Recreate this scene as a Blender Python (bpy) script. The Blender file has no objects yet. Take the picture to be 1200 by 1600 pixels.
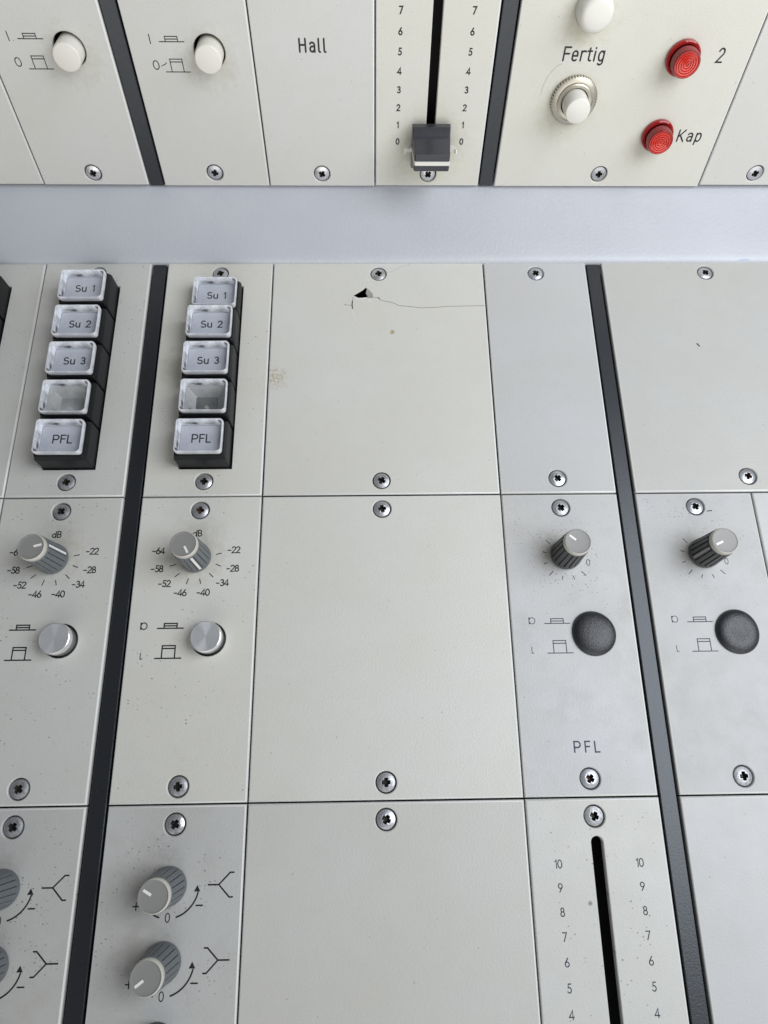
import bpy, math, random
from math import sin, cos, pi, radians, sqrt, atan2, hypot
from mathutils import Matrix, Vector
from mathutils.geometry import tessellate_polygon

S = bpy.context.scene
COL = S.collection
U = 0.001                                   # everything below is in millimetres

# ------------------------------------------------------------------ camera
cd = bpy.data.cameras.new('camera')
cam = bpy.data.objects.new('camera', cd)
COL.objects.link(cam)
cd.sensor_fit = 'VERTICAL'
cd.sensor_height = 36.0
cd.sensor_width = 27.0
cd.lens = 23.911
cd.clip_start = 0.01
cd.clip_end = 20
cam.matrix_world = Matrix((
    (0.9997539, 0.0086194, -0.0204408, 0.0761279),
    (-0.0149428, 0.9426880, -0.3333409, -0.1760597),
    (0.0163961, 0.3335643, 0.9425848, 0.2134852),
    (0, 0, 0, 1)))
S.camera = cam

# ------------------------------------------------------------------ world + lamps
W = bpy.data.worlds.new('World')
S.world = W
W.use_nodes = True
wt = W.node_tree
bg = wt.nodes['Background']
# the dim room, and the broad bright opening in front of the console (towards -Y)
g0 = wt.nodes.new('ShaderNodeTexCoord')
dt = wt.nodes.new('ShaderNodeVectorMath'); dt.operation = 'DOT_PRODUCT'
el, az = radians(8), radians(4)
dt.inputs[1].default_value = (sin(az) * cos(el), -cos(az) * cos(el), sin(el))
wt.links.new(g0.outputs['Generated'], dt.inputs[0])
mxm = wt.nodes.new('ShaderNodeMath'); mxm.operation = 'MAXIMUM'; mxm.inputs[1].default_value = 0.0
wt.links.new(dt.outputs['Value'], mxm.inputs[0])
pw = wt.nodes.new('ShaderNodeMath'); pw.operation = 'POWER'; pw.inputs[1].default_value = 5.0
wt.links.new(mxm.outputs[0], pw.inputs[0])
wmix = wt.nodes.new('ShaderNodeMix'); wmix.data_type = 'RGBA'
wmix.inputs[6].default_value = (0.066, 0.073, 0.082, 1)
wmix.inputs[7].default_value = (2.45, 2.43, 2.38, 1)
wt.links.new(pw.outputs[0], wmix.inputs[0])
wt.links.new(wmix.outputs[2], bg.inputs['Color'])
bg.inputs['Strength'].default_value = 1.0


def area(name, loc, aim, sx, sy, power, col):
    d = bpy.data.lights.new(name, 'AREA')
    d.shape = 'RECTANGLE'
    d.size, d.size_y = sx, sy
    d.energy = power
    d.color = col
    o = bpy.data.objects.new(name, d)
    COL.objects.link(o)
    o.location = loc
    v = Vector(aim) - Vector(loc)
    o.rotation_euler = v.to_track_quat('-Z', 'Y').to_euler()
    return o


area('door_daylight', (0.37, -0.12, 0.375), (0.10, -0.09, 0), 0.38, 0.38, 2.46, (0.93, 0.97, 1.02))

S.view_settings.view_transform = 'Standard'
S.view_settings.look = 'None'
S.view_settings.gamma = 1
S.view_settings.exposure = 0.0
S.view_settings.use_curve_mapping = False

# ------------------------------------------------------------------ materials


def mat(name):
    m = bpy.data.materials.new(name)
    m.use_nodes = True
    return m, m.node_tree, m.node_tree.nodes['Principled BSDF']


def simple(name, col, rough=0.5, metal=0.0, spec=0.5, coat=0.0, bump=None, speck=None):
    m, t, p = mat(name)
    p.inputs['Base Color'].default_value = (*col, 1)
    p.inputs['Roughness'].default_value = rough
    p.inputs['Metallic'].default_value = metal
    p.inputs['Specular IOR Level'].default_value = spec
    p.inputs['Coat Weight'].default_value = coat
    N, Lk = t.nodes, t.links
    if bump or speck:
        tc = N.new('ShaderNodeTexCoord')
    if bump:
        nz = N.new('ShaderNodeTexNoise')
        nz.inputs['Scale'].default_value = bump[0]
        nz.inputs['Detail'].default_value = 3
        Lk.new(tc.outputs['Object'], nz.inputs['Vector'])
        b = N.new('ShaderNodeBump')
        b.inputs['Strength'].default_value = bump[1]
        b.inputs['Distance'].default_value = bump[2]
        Lk.new(nz.outputs['Fac'], b.inputs['Height'])
        Lk.new(b.outputs['Normal'], p.inputs['Normal'])
    if speck:
        nz = N.new('ShaderNodeTexNoise')
        nz.inputs['Scale'].default_value = speck[0]
        nz.inputs['Detail'].default_value = 6
        nz.inputs['Roughness'].default_value = 0.7
        Lk.new(tc.outputs['Object'], nz.inputs['Vector'])
        r = N.new('ShaderNodeValToRGB')
        r.color_ramp.elements[0].position = speck[1]
        r.color_ramp.elements[1].position = speck[2]
        r.color_ramp.elements[0].color = (*col, 1)
        r.color_ramp.elements[1].color = (*speck[3], 1)
        Lk.new(nz.outputs['Fac'], r.inputs['Fac'])
        Lk.new(r.outputs['Color'], p.inputs['Base Color'])
    return m


def paint(name, col, specks=0.5, grime=0.0, seed=0.0, rough=0.42, tex=0.5, stain_shade=(), focus=None):
    """Stove-enamelled panel: slight mottling, orange-peel grain, sparse dark flecks, local stains (x, y, radius, colour, amount) in mm."""
    m, t, p = mat(name)
    N, Lk = t.nodes, t.links
    tc = N.new('ShaderNodeTexCoord')
    mp = N.new('ShaderNodeMapping')
    mp.inputs['Location'].default_value = (seed * 0.37, seed * 0.23, seed * 0.11)
    Lk.new(tc.outputs['Object'], mp.inputs['Vector'])
    V = mp.outputs['Vector']

    def noise(scale, detail=4, rough=0.55, src=V):
        n = N.new('ShaderNodeTexNoise')
        n.inputs['Scale'].default_value = scale
        n.inputs['Detail'].default_value = detail
        n.inputs['Roughness'].default_value = rough
        Lk.new(src, n.inputs['Vector'])
        return n.outputs['Fac']

    def ramp(src, a, b, ca=0.0, cb=1.0):
        r = N.new('ShaderNodeMapRange')
        r.inputs['From Min'].default_value = a
        r.inputs['From Max'].default_value = b
        r.inputs['To Min'].default_value = ca
        r.inputs['To Max'].default_value = cb
        Lk.new(src, r.inputs['Value'])
        return r.outputs['Result']

    def mix(fac, a, b):
        x = N.new('ShaderNodeMix')
        x.data_type = 'RGBA'
        if isinstance(fac, float):
            x.inputs[0].default_value = fac
        else:
            Lk.new(fac, x.inputs[0])
        for i, v in ((6, a), (7, b)):
            if isinstance(v, tuple):
                x.inputs[i].default_value = (*v, 1)
            else:
                Lk.new(v, x.inputs[i])
        return x.outputs[2]

    def mth(op, a, b):
        x = N.new('ShaderNodeMath')
        x.operation = op
        for i, v in ((0, a), (1, b)):
            if isinstance(v, (int, float)):
                x.inputs[i].default_value = v
            else:
                Lk.new(v, x.inputs[i])
        return x.outputs[0]

    c0 = tuple(col)
    warm = (col[0] * 0.975, col[1] * 0.965, col[2] * 0.93)
    c = mix(ramp(noise(35, 5, 0.6), 0.35, 0.7), c0, warm)
    c = mix(ramp(noise(260, 4, 0.7), 0.45, 0.75, 0, 0.10), c, tuple(v * 0.8 for v in col))
    c = mix(ramp(noise(14, 4, 0.6), 0.48, 0.72, 0, 0.55), c, (col[0] * 0.93, col[1] * 0.915, col[2] * 0.875))
    # flecks: two sizes of voronoi dots, each present in only some cells
    for sc, rad, keep, amt in ((150, 0.036, 1 - 0.30 * specks, 0.6), (420, 0.075, 1 - 0.20 * specks, 0.45), (700, 0.24, 1 - 0.75 * grime, 0.7)):
        v = N.new('ShaderNodeTexVoronoi')
        v.voronoi_dimensions = '2D'
        v.inputs['Scale'].default_value = sc
        st = N.new('ShaderNodeMapping')
        st.inputs['Rotation'].default_value = (0, 0, 0.5 + sc)
        st.inputs['Scale'].default_value = (1.0, 1.45, 1)
        Lk.new(V, st.inputs['Vector'])
        Lk.new(st.outputs['Vector'], v.inputs['Vector'])
        sep = N.new('ShaderNodeSeparateColor')
        Lk.new(v.outputs['Color'], sep.inputs['Color'])
        there = mth('GREATER_THAN', sep.outputs['Red'], keep)
        size = mth('MULTIPLY', sep.outputs['Green'], rad)
        d = mth('SUBTRACT', size, v.outputs['Distance'])
        f = mth('MULTIPLY', ramp(d, 0.0, rad * 0.25), there)
        f = mth('MULTIPLY', f, ramp(noise(60 if sc == 700 else 28, 2), 0.44, 0.6) if sc != 150 else 1.0)
        if sc == 700 and focus:
            d = N.new('ShaderNodeVectorMath')
            d.operation = 'DISTANCE'
            Lk.new(tc.outputs['Object'], d.inputs[0])
            d.inputs[1].default_value = (focus[0] * U, focus[1] * U, 0)
            f = mth('MULTIPLY', f, ramp(d.outputs['Value'], focus[2] * U * .25, focus[2] * U, 1.0, 0.12))
        c = mix(mth('MULTIPLY', f, amt), c, (0.07, 0.066, 0.06))
    # soft grime veil
    if grime:
        c = mix(ramp(noise(90, 6, 0.65), 0.5, 0.8, 0, 0.35 * grime), c, (0.27, 0.25, 0.20))
    # stain patches, and knob shade painted as patches
    for (sx, sy, sr, scol, amt) in stain_shade:
        d = N.new('ShaderNodeVectorMath')
        d.operation = 'DISTANCE'
        Lk.new(tc.outputs['Object'], d.inputs[0])
        d.inputs[1].default_value = (sx * U, sy * U, 0)
        q = mth('ADD', d.outputs['Value'], ramp(noise(420, 5, 0.7), 0.3, 0.7, -sr * U * 0.35, sr * U * 0.35))
        f = ramp(q, sr * U * 0.3, sr * U, amt, 0.0)
        if 2 < sr < 6:
            f = mth('MULTIPLY', f, ramp(noise(900, 4, 0.7), 0.46, 0.58))
        c = mix(f, c, scol)
    Lk.new(c, p.inputs['Base Color'])
    p.inputs['Roughness'].default_value = rough
    p.inputs['Specular IOR Level'].default_value = 0.45
    Lk.new(ramp(noise(120, 4), 0.3, 0.7, rough - 0.05, rough + 0.08), p.inputs['Roughness'])
    b = N.new('ShaderNodeBump')
    b.inputs['Strength'].default_value = tex
    b.inputs['Distance'].default_value = 0.00012
    Lk.new(noise(1500, 2, 0.5), b.inputs['Height'])
    b2 = N.new('ShaderNodeBump')
    b2.inputs['Strength'].default_value = 0.2
    b2.inputs['Distance'].default_value = 0.0002
    Lk.new(noise(60, 3, 0.5), b2.inputs['Height'])
    Lk.new(b2.outputs['Normal'], b.inputs['Normal'])
    Lk.new(b.outputs['Normal'], p.inputs['Normal'])
    return m


GREY = (0.560, 0.557, 0.535)
WARM = (0.632, 0.624, 0.586)
CREAM = (0.592, 0.583, 0.530)
COOL = (0.510, 0.511, 0.516)
COOLD = (0.465, 0.466, 0.470)
WARML = (0.614, 0.607, 0.572)
GREYD = (0.572, 0.568, 0.545)
M_INK = simple('black_print', (0.010, 0.011, 0.013), 0.55)
M_INKBLUE = simple('faded_blue_black_print', (0.028, 0.032, 0.055), 0.55)
M_INKGREY = simple('grey_key_print', (0.03, 0.03, 0.034), 0.6)
M_BAR = simple('black_textured_bar', (0.016, 0.017, 0.020), 0.36, spec=0.7, bump=(2200, 0.5, 0.0001), speck=(900, 0.68, 0.74, (0.12, 0.12, 0.13)))
M_BAR.node_tree.nodes['Principled BSDF'].inputs['Specular Tint'].default_value = (0.90, 0.95, 1.0, 1)
M_BACK = simple('dark_cavity', (0.012, 0.012, 0.013), 0.8)
M_BLACK = simple('black_plastic', (0.007, 0.0075, 0.009), 0.45, spec=0.3, bump=(900, 0.35, 0.0001), speck=(700, 0.70, 0.76, (0.14, 0.14, 0.14)))
M_RAIL = None
M_ZINC = simple('zinc_plated_steel', (0.49, 0.495, 0.52), 0.34, metal=0.65, bump=(2500, 0.5, 0.00008), speck=(1300, 0.55, 0.75, (0.34, 0.34, 0.36)))
M_RECESS = simple('dirty_recess', (0.05, 0.046, 0.042), 0.6, metal=0.4)
M_RING = simple('screw_hole_edge', (0.05, 0.05, 0.055), 0.5)
M_KNOB = simple('mid_grey_knob_plastic', (0.118, 0.130, 0.140), 0.42, bump=(1200, 0.25, 0.0001), speck=(1100, 0.68, 0.74, (0.4, 0.4, 0.4)))
M_KNOBD = simple('dark_grey_knob_plastic', (0.055, 0.057, 0.057), 0.45, bump=(1200, 0.25, 0.0001))
M_CAP = simple('light_grey_knob_cap', (0.25, 0.245, 0.235), 0.36, bump=(500, 0.2, 0.0002))
M_RIM = simple('pale_knob_rim', (0.50, 0.48, 0.43), 0.4)
M_WHITE = simple('white_plastic', (0.80, 0.79, 0.76), 0.35)
M_BUTTON = simple('ivory_button_plastic', (0.69, 0.665, 0.60), 0.36, bump=(700, 0.2, 0.0002), speck=(260, 0.60, 0.85, (0.50, 0.46, 0.40)))
M_IVORY = simple('bright_ivory_plastic', (0.68, 0.66, 0.605), 0.3, bump=(700, 0.15, 0.0002))
M_NUT = simple('yellowed_nickel', (0.52, 0.49, 0.41), 0.38, metal=0.75, bump=(900, 0.4, 0.0001))
M_FADER = simple('grey_black_fader_plastic', (0.036, 0.036, 0.043), 0.30, spec=0.55, bump=(1500, 0.4, 0.00012), speck=(1500, 0.66, 0.72, (0.22, 0.22, 0.23)))
M_RUBBER = simple('black_grained_vinyl', (0.016, 0.017, 0.021), 0.33, spec=0.6, bump=(2900, 0.8, 0.00016))
M_CRACK = simple('crack_dirt', (0.06, 0.05, 0.04), 0.8)
M_SCRATCH = simple('bare_scratch', (0.75, 0.75, 0.73), 0.5)
M_BLUE = simple('blue_smear', (0.20, 0.35, 0.58), 0.5)
M_INSERT = simple('frosted_white_insert', (0.60, 0.61, 0.65), 0.45, bump=(300, 0.3, 0.0002), speck=(160, 0.45, 0.8, (0.46, 0.47, 0.52)))
M_EMPTY = simple('grey_key_well', (0.44, 0.44, 0.425), 0.4, speck=(150, 0.45, 0.75, (0.26, 0.26, 0.25)))
M_WELL = simple('dusty_well_floor', (0.20, 0.20, 0.185), 0.5, speck=(300, 0.45, 0.7, (0.10, 0.10, 0.09)))
M_EDGELIGHT = simple('edge_highlight_paint', (0.66, 0.655, 0.635), 0.32)  # paler than the panels: the seam highlight is put into the edge colour
M_STAIN = simple('brown_stain', (0.40, 0.33, 0.22), 0.6)

# textured rail paint
M_RAIL, t, p = mat('pale_blue_grey_hammer_paint')
N_, L_ = t.nodes, t.links
tc = N_.new('ShaderNodeTexCoord')
n1 = N_.new('ShaderNodeTexNoise'); n1.inputs['Scale'].default_value = 1000; n1.inputs['Detail'].default_value = 3
n2 = N_.new('ShaderNodeTexNoise'); n2.inputs['Scale'].default_value = 40; n2.inputs['Detail'].default_value = 5
L_.new(tc.outputs['Object'], n1.inputs['Vector']); L_.new(tc.outputs['Object'], n2.inputs['Vector'])
cr = N_.new('ShaderNodeValToRGB')
cr.color_ramp.elements[0].position = 0.35; cr.color_ramp.elements[0].color = (0.460, 0.474, 0.512, 1)
cr.color_ramp.elements[1].position = 0.7; cr.color_ramp.elements[1].color = (0.485, 0.499, 0.535, 1)
L_.new(n2.outputs['Fac'], cr.inputs['Fac']); L_.new(cr.outputs['Color'], p.inputs['Base Color'])
bb = N_.new('ShaderNodeBump'); bb.inputs['Strength'].default_value = 0.5; bb.inputs['Distance'].default_value = 0.00022
L_.new(n1.outputs['Fac'], bb.inputs['Height']); L_.new(bb.outputs['Normal'], p.inputs['Normal'])
p.inputs['Roughness'].default_value = 0.38

# spun aluminium with radial anisotropy
M_SPUN, t, p = mat('spun_aluminium')
tg = t.nodes.new('ShaderNodeTangent'); tg.direction_type = 'RADIAL'; tg.axis = 'Z'
t.links.new(tg.outputs['Tangent'], p.inputs['Tangent'])
p.inputs['Base Color'].default_value = (0.97, 0.97, 0.98, 1)
p.inputs['Metallic'].default_value = 0.70
p.inputs['Roughness'].default_value = 0.22
p.inputs['Anisotropic'].default_value = 0.95
M_ALU = simple('turned_aluminium', (0.78, 0.78, 0.77), 0.28, metal=0.8)

# red lamp plastic
M_RED, t, p = mat('red_translucent_plastic')
p.inputs['Base Color'].default_value = (0.72, 0.045, 0.028, 1)
p.inputs['Roughness'].default_value = 0.06
p.inputs['Transmission Weight'].default_value = 0.15
p.inputs['Coat Weight'].default_value = 0.8
p.inputs['Coat Roughness'].default_value = 0.05
p.inputs['IOR'].default_value = 1.49
M_BEZEL, t, p = mat('dark_red_translucent_rim')
p.inputs['Base Color'].default_value = (0.66, 0.030, 0.030, 1)
p.inputs['Roughness'].default_value = 0.08
p.inputs['Transmission Weight'].default_value = 0.65
p.inputs['IOR'].default_value = 1.49
M_SIDERED = simple('shaded_red_side', (0.22, 0.014, 0.016), 0.22, bump=(1600, 0.5, 0.00015))  # lamp side in a darker red, its shade put into the colour
M_DEEPRED = simple('shaded_red_groove', (0.05, 0.008, 0.010), 0.35)  # shade inside the groove, painted as a near-black red

# clear key cap: polished edge, sloping rim and a nearly invisible window
def acrylic(name, col, lo, hi, scale):
    m, t, p = mat(name)
    p.inputs['Base Color'].default_value = (*col, 1)
    p.inputs['Roughness'].default_value = 0.10
    tr = t.nodes.new('ShaderNodeBsdfTransparent')
    mx = t.nodes.new('ShaderNodeMixShader')
    nz = t.nodes.new('ShaderNodeTexNoise'); nz.inputs['Scale'].default_value = scale; nz.inputs['Detail'].default_value = 2
    mr = t.nodes.new('ShaderNodeMapRange'); mr.inputs['From Min'].default_value = 0.35; mr.inputs['From Max'].default_value = 0.65
    mr.inputs['To Min'].default_value = lo; mr.inputs['To Max'].default_value = hi
    tc = t.nodes.new('ShaderNodeTexCoord')
    t.links.new(tc.outputs['Object'], nz.inputs['Vector'])
    t.links.new(nz.outputs['Fac'], mr.inputs['Value'])
    t.links.new(mr.outputs['Result'], mx.inputs[0])
    t.links.new(p.outputs[0], mx.inputs[1]); t.links.new(tr.outputs[0], mx.inputs[2])
    t.links.new(mx.outputs[0], t.nodes['Material Output'].inputs['Surface'])
    return m


M_EDGE = acrylic('clear_acrylic_edge', (0.78, 0.79, 0.83), 0.08, 0.55, 190)
M_CLOUD = acrylic('clouded_acrylic_window', (0.50, 0.51, 0.52), 0.30, 0.95, 110)
M_SLOPE = acrylic('clear_acrylic_slope', (0.72, 0.74, 0.79), 0.0, 0.85, 230)
M_SMOKE = acrylic('dark_corner_post', (0.10, 0.10, 0.10), 0.0, 0.35, 400)
M_PANE, t, p = mat('clear_acrylic_window')
tr = t.nodes.new('ShaderNodeBsdfTransparent')
tr.inputs['Color'].default_value = (0.95, 0.96, 0.98, 1)
gl = t.nodes.new('ShaderNodeBsdfGlossy'); gl.inputs['Roughness'].default_value = 0.18
mx = t.nodes.new('ShaderNodeMixShader'); mx.inputs[0].default_value = 0.10
t.links.new(tr.outputs[0], mx.inputs[1]); t.links.new(gl.outputs[0], mx.inputs[2])
t.links.new(mx.outputs[0], t.nodes['Material Output'].inputs['Surface'])

# ------------------------------------------------------------------ mesh helpers


class MB:
    def __init__(s):
        s.v, s.f, s.m, s.sm = [], [], [], []

    def add(s, vs, fs, mi=0, smooth=True):
        o = len(s.v)
        s.v += [tuple(v) for v in vs]
        for f in fs:
            s.f.append([i + o for i in f])
            s.m.append(mi)
            s.sm.append(smooth)

    def box(s, x0, x1, y0, y1, z0, z1, mi=0):
        vs = [(x, y, z) for z in (z0, z1) for y in (y0, y1) for x in (x0, x1)]
        s.add(vs, [(0, 2, 3, 1), (4, 5, 7, 6), (0, 1, 5, 4), (2, 6, 7, 3), (0, 4, 6, 2), (1, 3, 7, 5)], mi, False)

    def rings(s, rs, mi=0, cap0=False, cap1=True, smooth=True):
        """loft through equal-length closed rings of points"""
        n = len(rs[0])
        vs = [p for r in rs for p in r]
        fs = []
        for k in range(len(rs) - 1):
            for i in range(n):
                j = (i + 1) % n
                fs.append((k * n + i, k * n + j, (k + 1) * n + j, (k + 1) * n + i))
        if cap1:
            fs.append(tuple((len(rs) - 1) * n + i for i in range(n)))
        if cap0:
            fs.append(tuple(reversed(range(n))))
        s.add(vs, fs, mi, smooth)

    def lathe(s, prof, n=64, c=(0, 0), mi=0, cap1=True, cap0=False, rf=None):
        rs = []
        for r, z in prof:
            ring = []
            for i in range(n):
                a = 2 * pi * i / n
                q = r if rf is None else rf(a, r, z)
                ring.append((c[0] + q * cos(a), c[1] + q * sin(a), z))
            rs.append(ring)
        s.rings(rs, mi, cap0, cap1)

    def build(s, name, mats, parent=None, loc=(0, 0, 0), rz=0.0, angle=35):
        me = bpy.data.meshes.new(name)
        me.from_pydata([(x * U, y * U, z * U) for x, y, z in s.v], [], s.f)
        for m in (mats if isinstance(mats, (list, tuple)) else [mats]):
            me.materials.append(m)
        me.polygons.foreach_set('material_index', s.m)
        me.polygons.foreach_set('use_smooth', s.sm)
        me.update()
        try:
            me.set_sharp_from_angle(angle=radians(angle))
        except Exception:
            pass
        o = bpy.data.objects.new(name, me)
        COL.objects.link(o)
        if parent is not None:
            o.parent = parent
        o.location = (loc[0] * U, loc[1] * U, loc[2] * U)
        o.rotation_euler = (0, 0, rz)
        return o


def rrect(w, d, r, z, cx=0, cy=0, n=5):
    pts = []
    for (sx, sy, a0) in ((1, 1, 0), (-1, 1, 90), (-1, -1, 180), (1, -1, 270)):
        for k in range(n + 1):
            a = radians(a0 + 90 * k / n)
            pts.append((cx + sx * (w / 2 - r) + r * cos(a), cy + sy * (d / 2 - r) + r * sin(a), z))
    return pts


def circle(x, y, r, n=48):
    return [(x + r * cos(2 * pi * i / n), y + r * sin(2 * pi * i / n)) for i in range(n)]


def rect(x0, x1, y0, y1):
    return [(x0, y0), (x1, y0), (x1, y1), (x0, y1)]


def stadium(x, y0, y1, r, n=12):
    return [(x + r * cos(pi * k / n), y1 - r + r * sin(pi * k / n)) for k in range(n + 1)] + \
           [(x - r * cos(pi * k / n), y0 + r - r * sin(pi * k / n)) for k in range(n + 1)]


def ccw(p):
    a = sum(p[i][0] * p[(i + 1) % len(p)][1] - p[(i + 1) % len(p)][0] * p[i][1] for i in range(len(p)))
    return p if a > 0 else p[::-1]


def offset(p, d):
    """move every edge of a ccw loop inward by d"""
    n = len(p)
    out = []
    for i in range(n):
        a, b, c = Vector(p[i - 1]), Vector(p[i]), Vector(p[(i + 1) % n])
        e1, e2 = (b - a).normalized(), (c - b).normalized()
        n1, n2 = Vector((-e1.y, e1.x)), Vector((-e2.y, e2.x))
        m = n1 + n2
        k = d / max(0.35, m.dot(n1)) if m.length > 1e-6 else 0
        q = b + m * k
        out.append((q.x, q.y))
    return out


def plate_mb(outer, holes, thick=2.0, bev=0.52, hbev=0.15):
    mb = MB()
    loops = [(ccw(outer), bev, 1)] + [(ccw(h), hbev, -1) for h in holes]
    tops = []
    for lp, b, sgn in loops:
        secs = []
        for k in range(4):
            off = b * (1.0, .62, .18, 0.0)[k]
            z = -b * (0.0, .12, .55, 1.0)[k]
            secs.append([(x, y, z) for x, y in offset(lp, sgn * off)])
        secs.append([(x, y, -thick) for x, y in lp])
        n = len(lp)
        vs = [q for sct in secs for q in sct]
        fs = []
        for k in range(4):
            for i in range(n):
                j = (i + 1) % n
                q = ((k + 1) * n + i, (k + 1) * n + j, k * n + j, k * n + i)
                fs.append(q if sgn > 0 else q[::-1])
        mb.add(vs, fs[:3 * n], 1 if sgn > 0 else 0, False)
        mb.add(vs, fs[3 * n:], 0, False)
        tops.append([Vector(q) for q in secs[0]])
    flat = [q for lp in tops for q in lp]
    tris = tessellate_polygon(tops)
    fs = []
    for tr_ in tris:
        a, b, c = (flat[i] for i in tr_)
        fs.append(tr_ if (b - a).cross(c - a).z > 0 else tr_[::-1])
    mb.add(flat, fs, 0, False)
    return mb


# ------------------------------------------------------------------ lettering


def arc(cx, cy, rx, ry, a0, a1, n=14):
    return [(cx + rx * cos(radians(a0 + (a1 - a0) * k / n)), cy + ry * sin(radians(a0 + (a1 - a0) * k / n))) for k in range(n + 1)]


GLYPH = {   # strokes on a cap height of 1, and advance width
    '0': ([arc(.31, .5, .27, .5, 90, 450, 26)], .62),
    '1': ([[(.08, .80), (.26, 1), (.26, 0)]], .42),
    '2': ([arc(.30, .73, .25, .27, 165, -38, 12) + [(.03, 0), (.58, 0)]], .62),
    '3': ([arc(.27, .755, .21, .235, 150, -88, 12) + arc(.27, .27, .25, .27, 88, -150, 12)], .58),
    '4': ([[(.62, .25), (.0, .25), (.46, 1), (.46, 0)]], .64),
    '5': ([[(.52, 1), (.19, 1), (.12, .56)] + arc(.26, .31, .26, .31, 118, -145, 14)], .58),
    '6': ([[(.42, 1), (.07, .43)] + arc(.30, .28, .26, .28, 150, -205, 22)], .60),
    '7': ([[(.02, 1), (.55, 1), (.17, 0)]], .58),
    '8': ([arc(.29, .76, .20, .24, -90, 270, 20), arc(.29, .27, .25, .27, 90, 450, 22)], .58),
    '9': ([[(.18, 0), (.53, .57)] + arc(.30, .72, .26, .28, -30, 325, 22)], .60),
    '-': ([[(.0, .42), (.40, .42)]], .52),
    '+': ([[(.0, .5), (1, .5)], [(.5, 0), (.5, 1)]], 1.0),
    'I': ([[(.1, 0), (.1, 1)]], .2),
    'd': ([arc(.27, .30, .25, .30, 0, 360, 20), [(.54, 1), (.54, 0)]], .66),
    'B': ([[(.05, 0), (.05, 1), (.27, 1)] + arc(.29, .76, .21, .24, 90, -90, 10) + [(.05, .52)], [(.27, .52)] + arc(.30, .26, .25, .26, 90, -90, 10) + [(.05, 0)]], .62),
    'P': ([[(.05, 0), (.05, 1), (.36, 1)] + arc(.38, .72, .28, .28, 90, -90, 12) + [(.05, .44)]], .80),
    'F': ([[(.06, 0), (.06, 1), (.55, 1)], [(.06, .52), (.49, .52)]], .68),
    'L': ([[(.06, 1), (.06, 0), (.52, 0)]], .60),
    'S': ([arc(.36, .75, .27, .25, 40, 250, 14) + arc(.36, .26, .30, .26, 80, -145, 14)], .76),
    'u': ([[(.05, .70), (.05, .26)] + arc(.29, .24, .24, .24, 185, 350, 10), [(.53, .70), (.53, 0)]], .70),
    'H': ([[(.05, 0), (.05, 1)], [(.55, 0), (.55, 1)], [(.05, .53), (.55, .53)]], .80),
    'a': ([arc(.22, .50, .20, .22, 150, 0, 10) + [(.42, .0)], arc(.22, .22, .18, .20, 70, 290, 12) + [(.42, .20)], [(.22, .42), (.42, .42)]], .62),
    'l': ([[(.05, 1), (.05, .14)] + arc(.17, .13, .12, .13, 180, 270, 5)], .36),
    'e': ([[(.04, .36), (.44, .36), (.44, .48)] + arc(.24, .48, .20, .24, 0, 180, 12) + [(.04, .24)] + arc(.24, .22, .20, .22, 180, 320, 10)], .62),
    'r': ([[(.05, 0), (.05, .72)], arc(.27, .48, .22, .24, 180, 55, 8)], .48),
    't': ([[(.16, .94), (.16, .16)] + arc(.30, .15, .14, .15, 180, 290, 6), [(.0, .72), (.34, .72)]], .50),
    'i': ([[(.05, 0), (.05, .70)], [(.05, .93), (.05, .96)]], .28),
    'g': ([arc(.24, .36, .20, .36, 40, 320, 16), [(.44, .72), (.44, -.08)] + arc(.24, -.08, .20, .22, 0, -140, 10)], .62),
    'K': ([[(.05, 0), (.05, 1)], [(.55, 1), (.05, .38)], [(.20, .56), (.57, 0)]], .74),
    'p': ([[(.05, .72), (.05, -.28)], arc(.25, .36, .20, .36, 140, -140, 16)], .62),
    ' ': ([], .40),
    # phase-like sign: a ring with a straight stem on its left, and a small foot mark
    'o': ([arc(.52, .5, .46, .5, 90, 450, 26), [(.04, 1.0), (.04, .0)], [(.04, .93), (.30, .93)], [(.04, .07), (.30, .07)]], 1.0),
    'j': ([[(.05, 1), (.05, .0), (.38, .0)]], .4),
}


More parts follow.
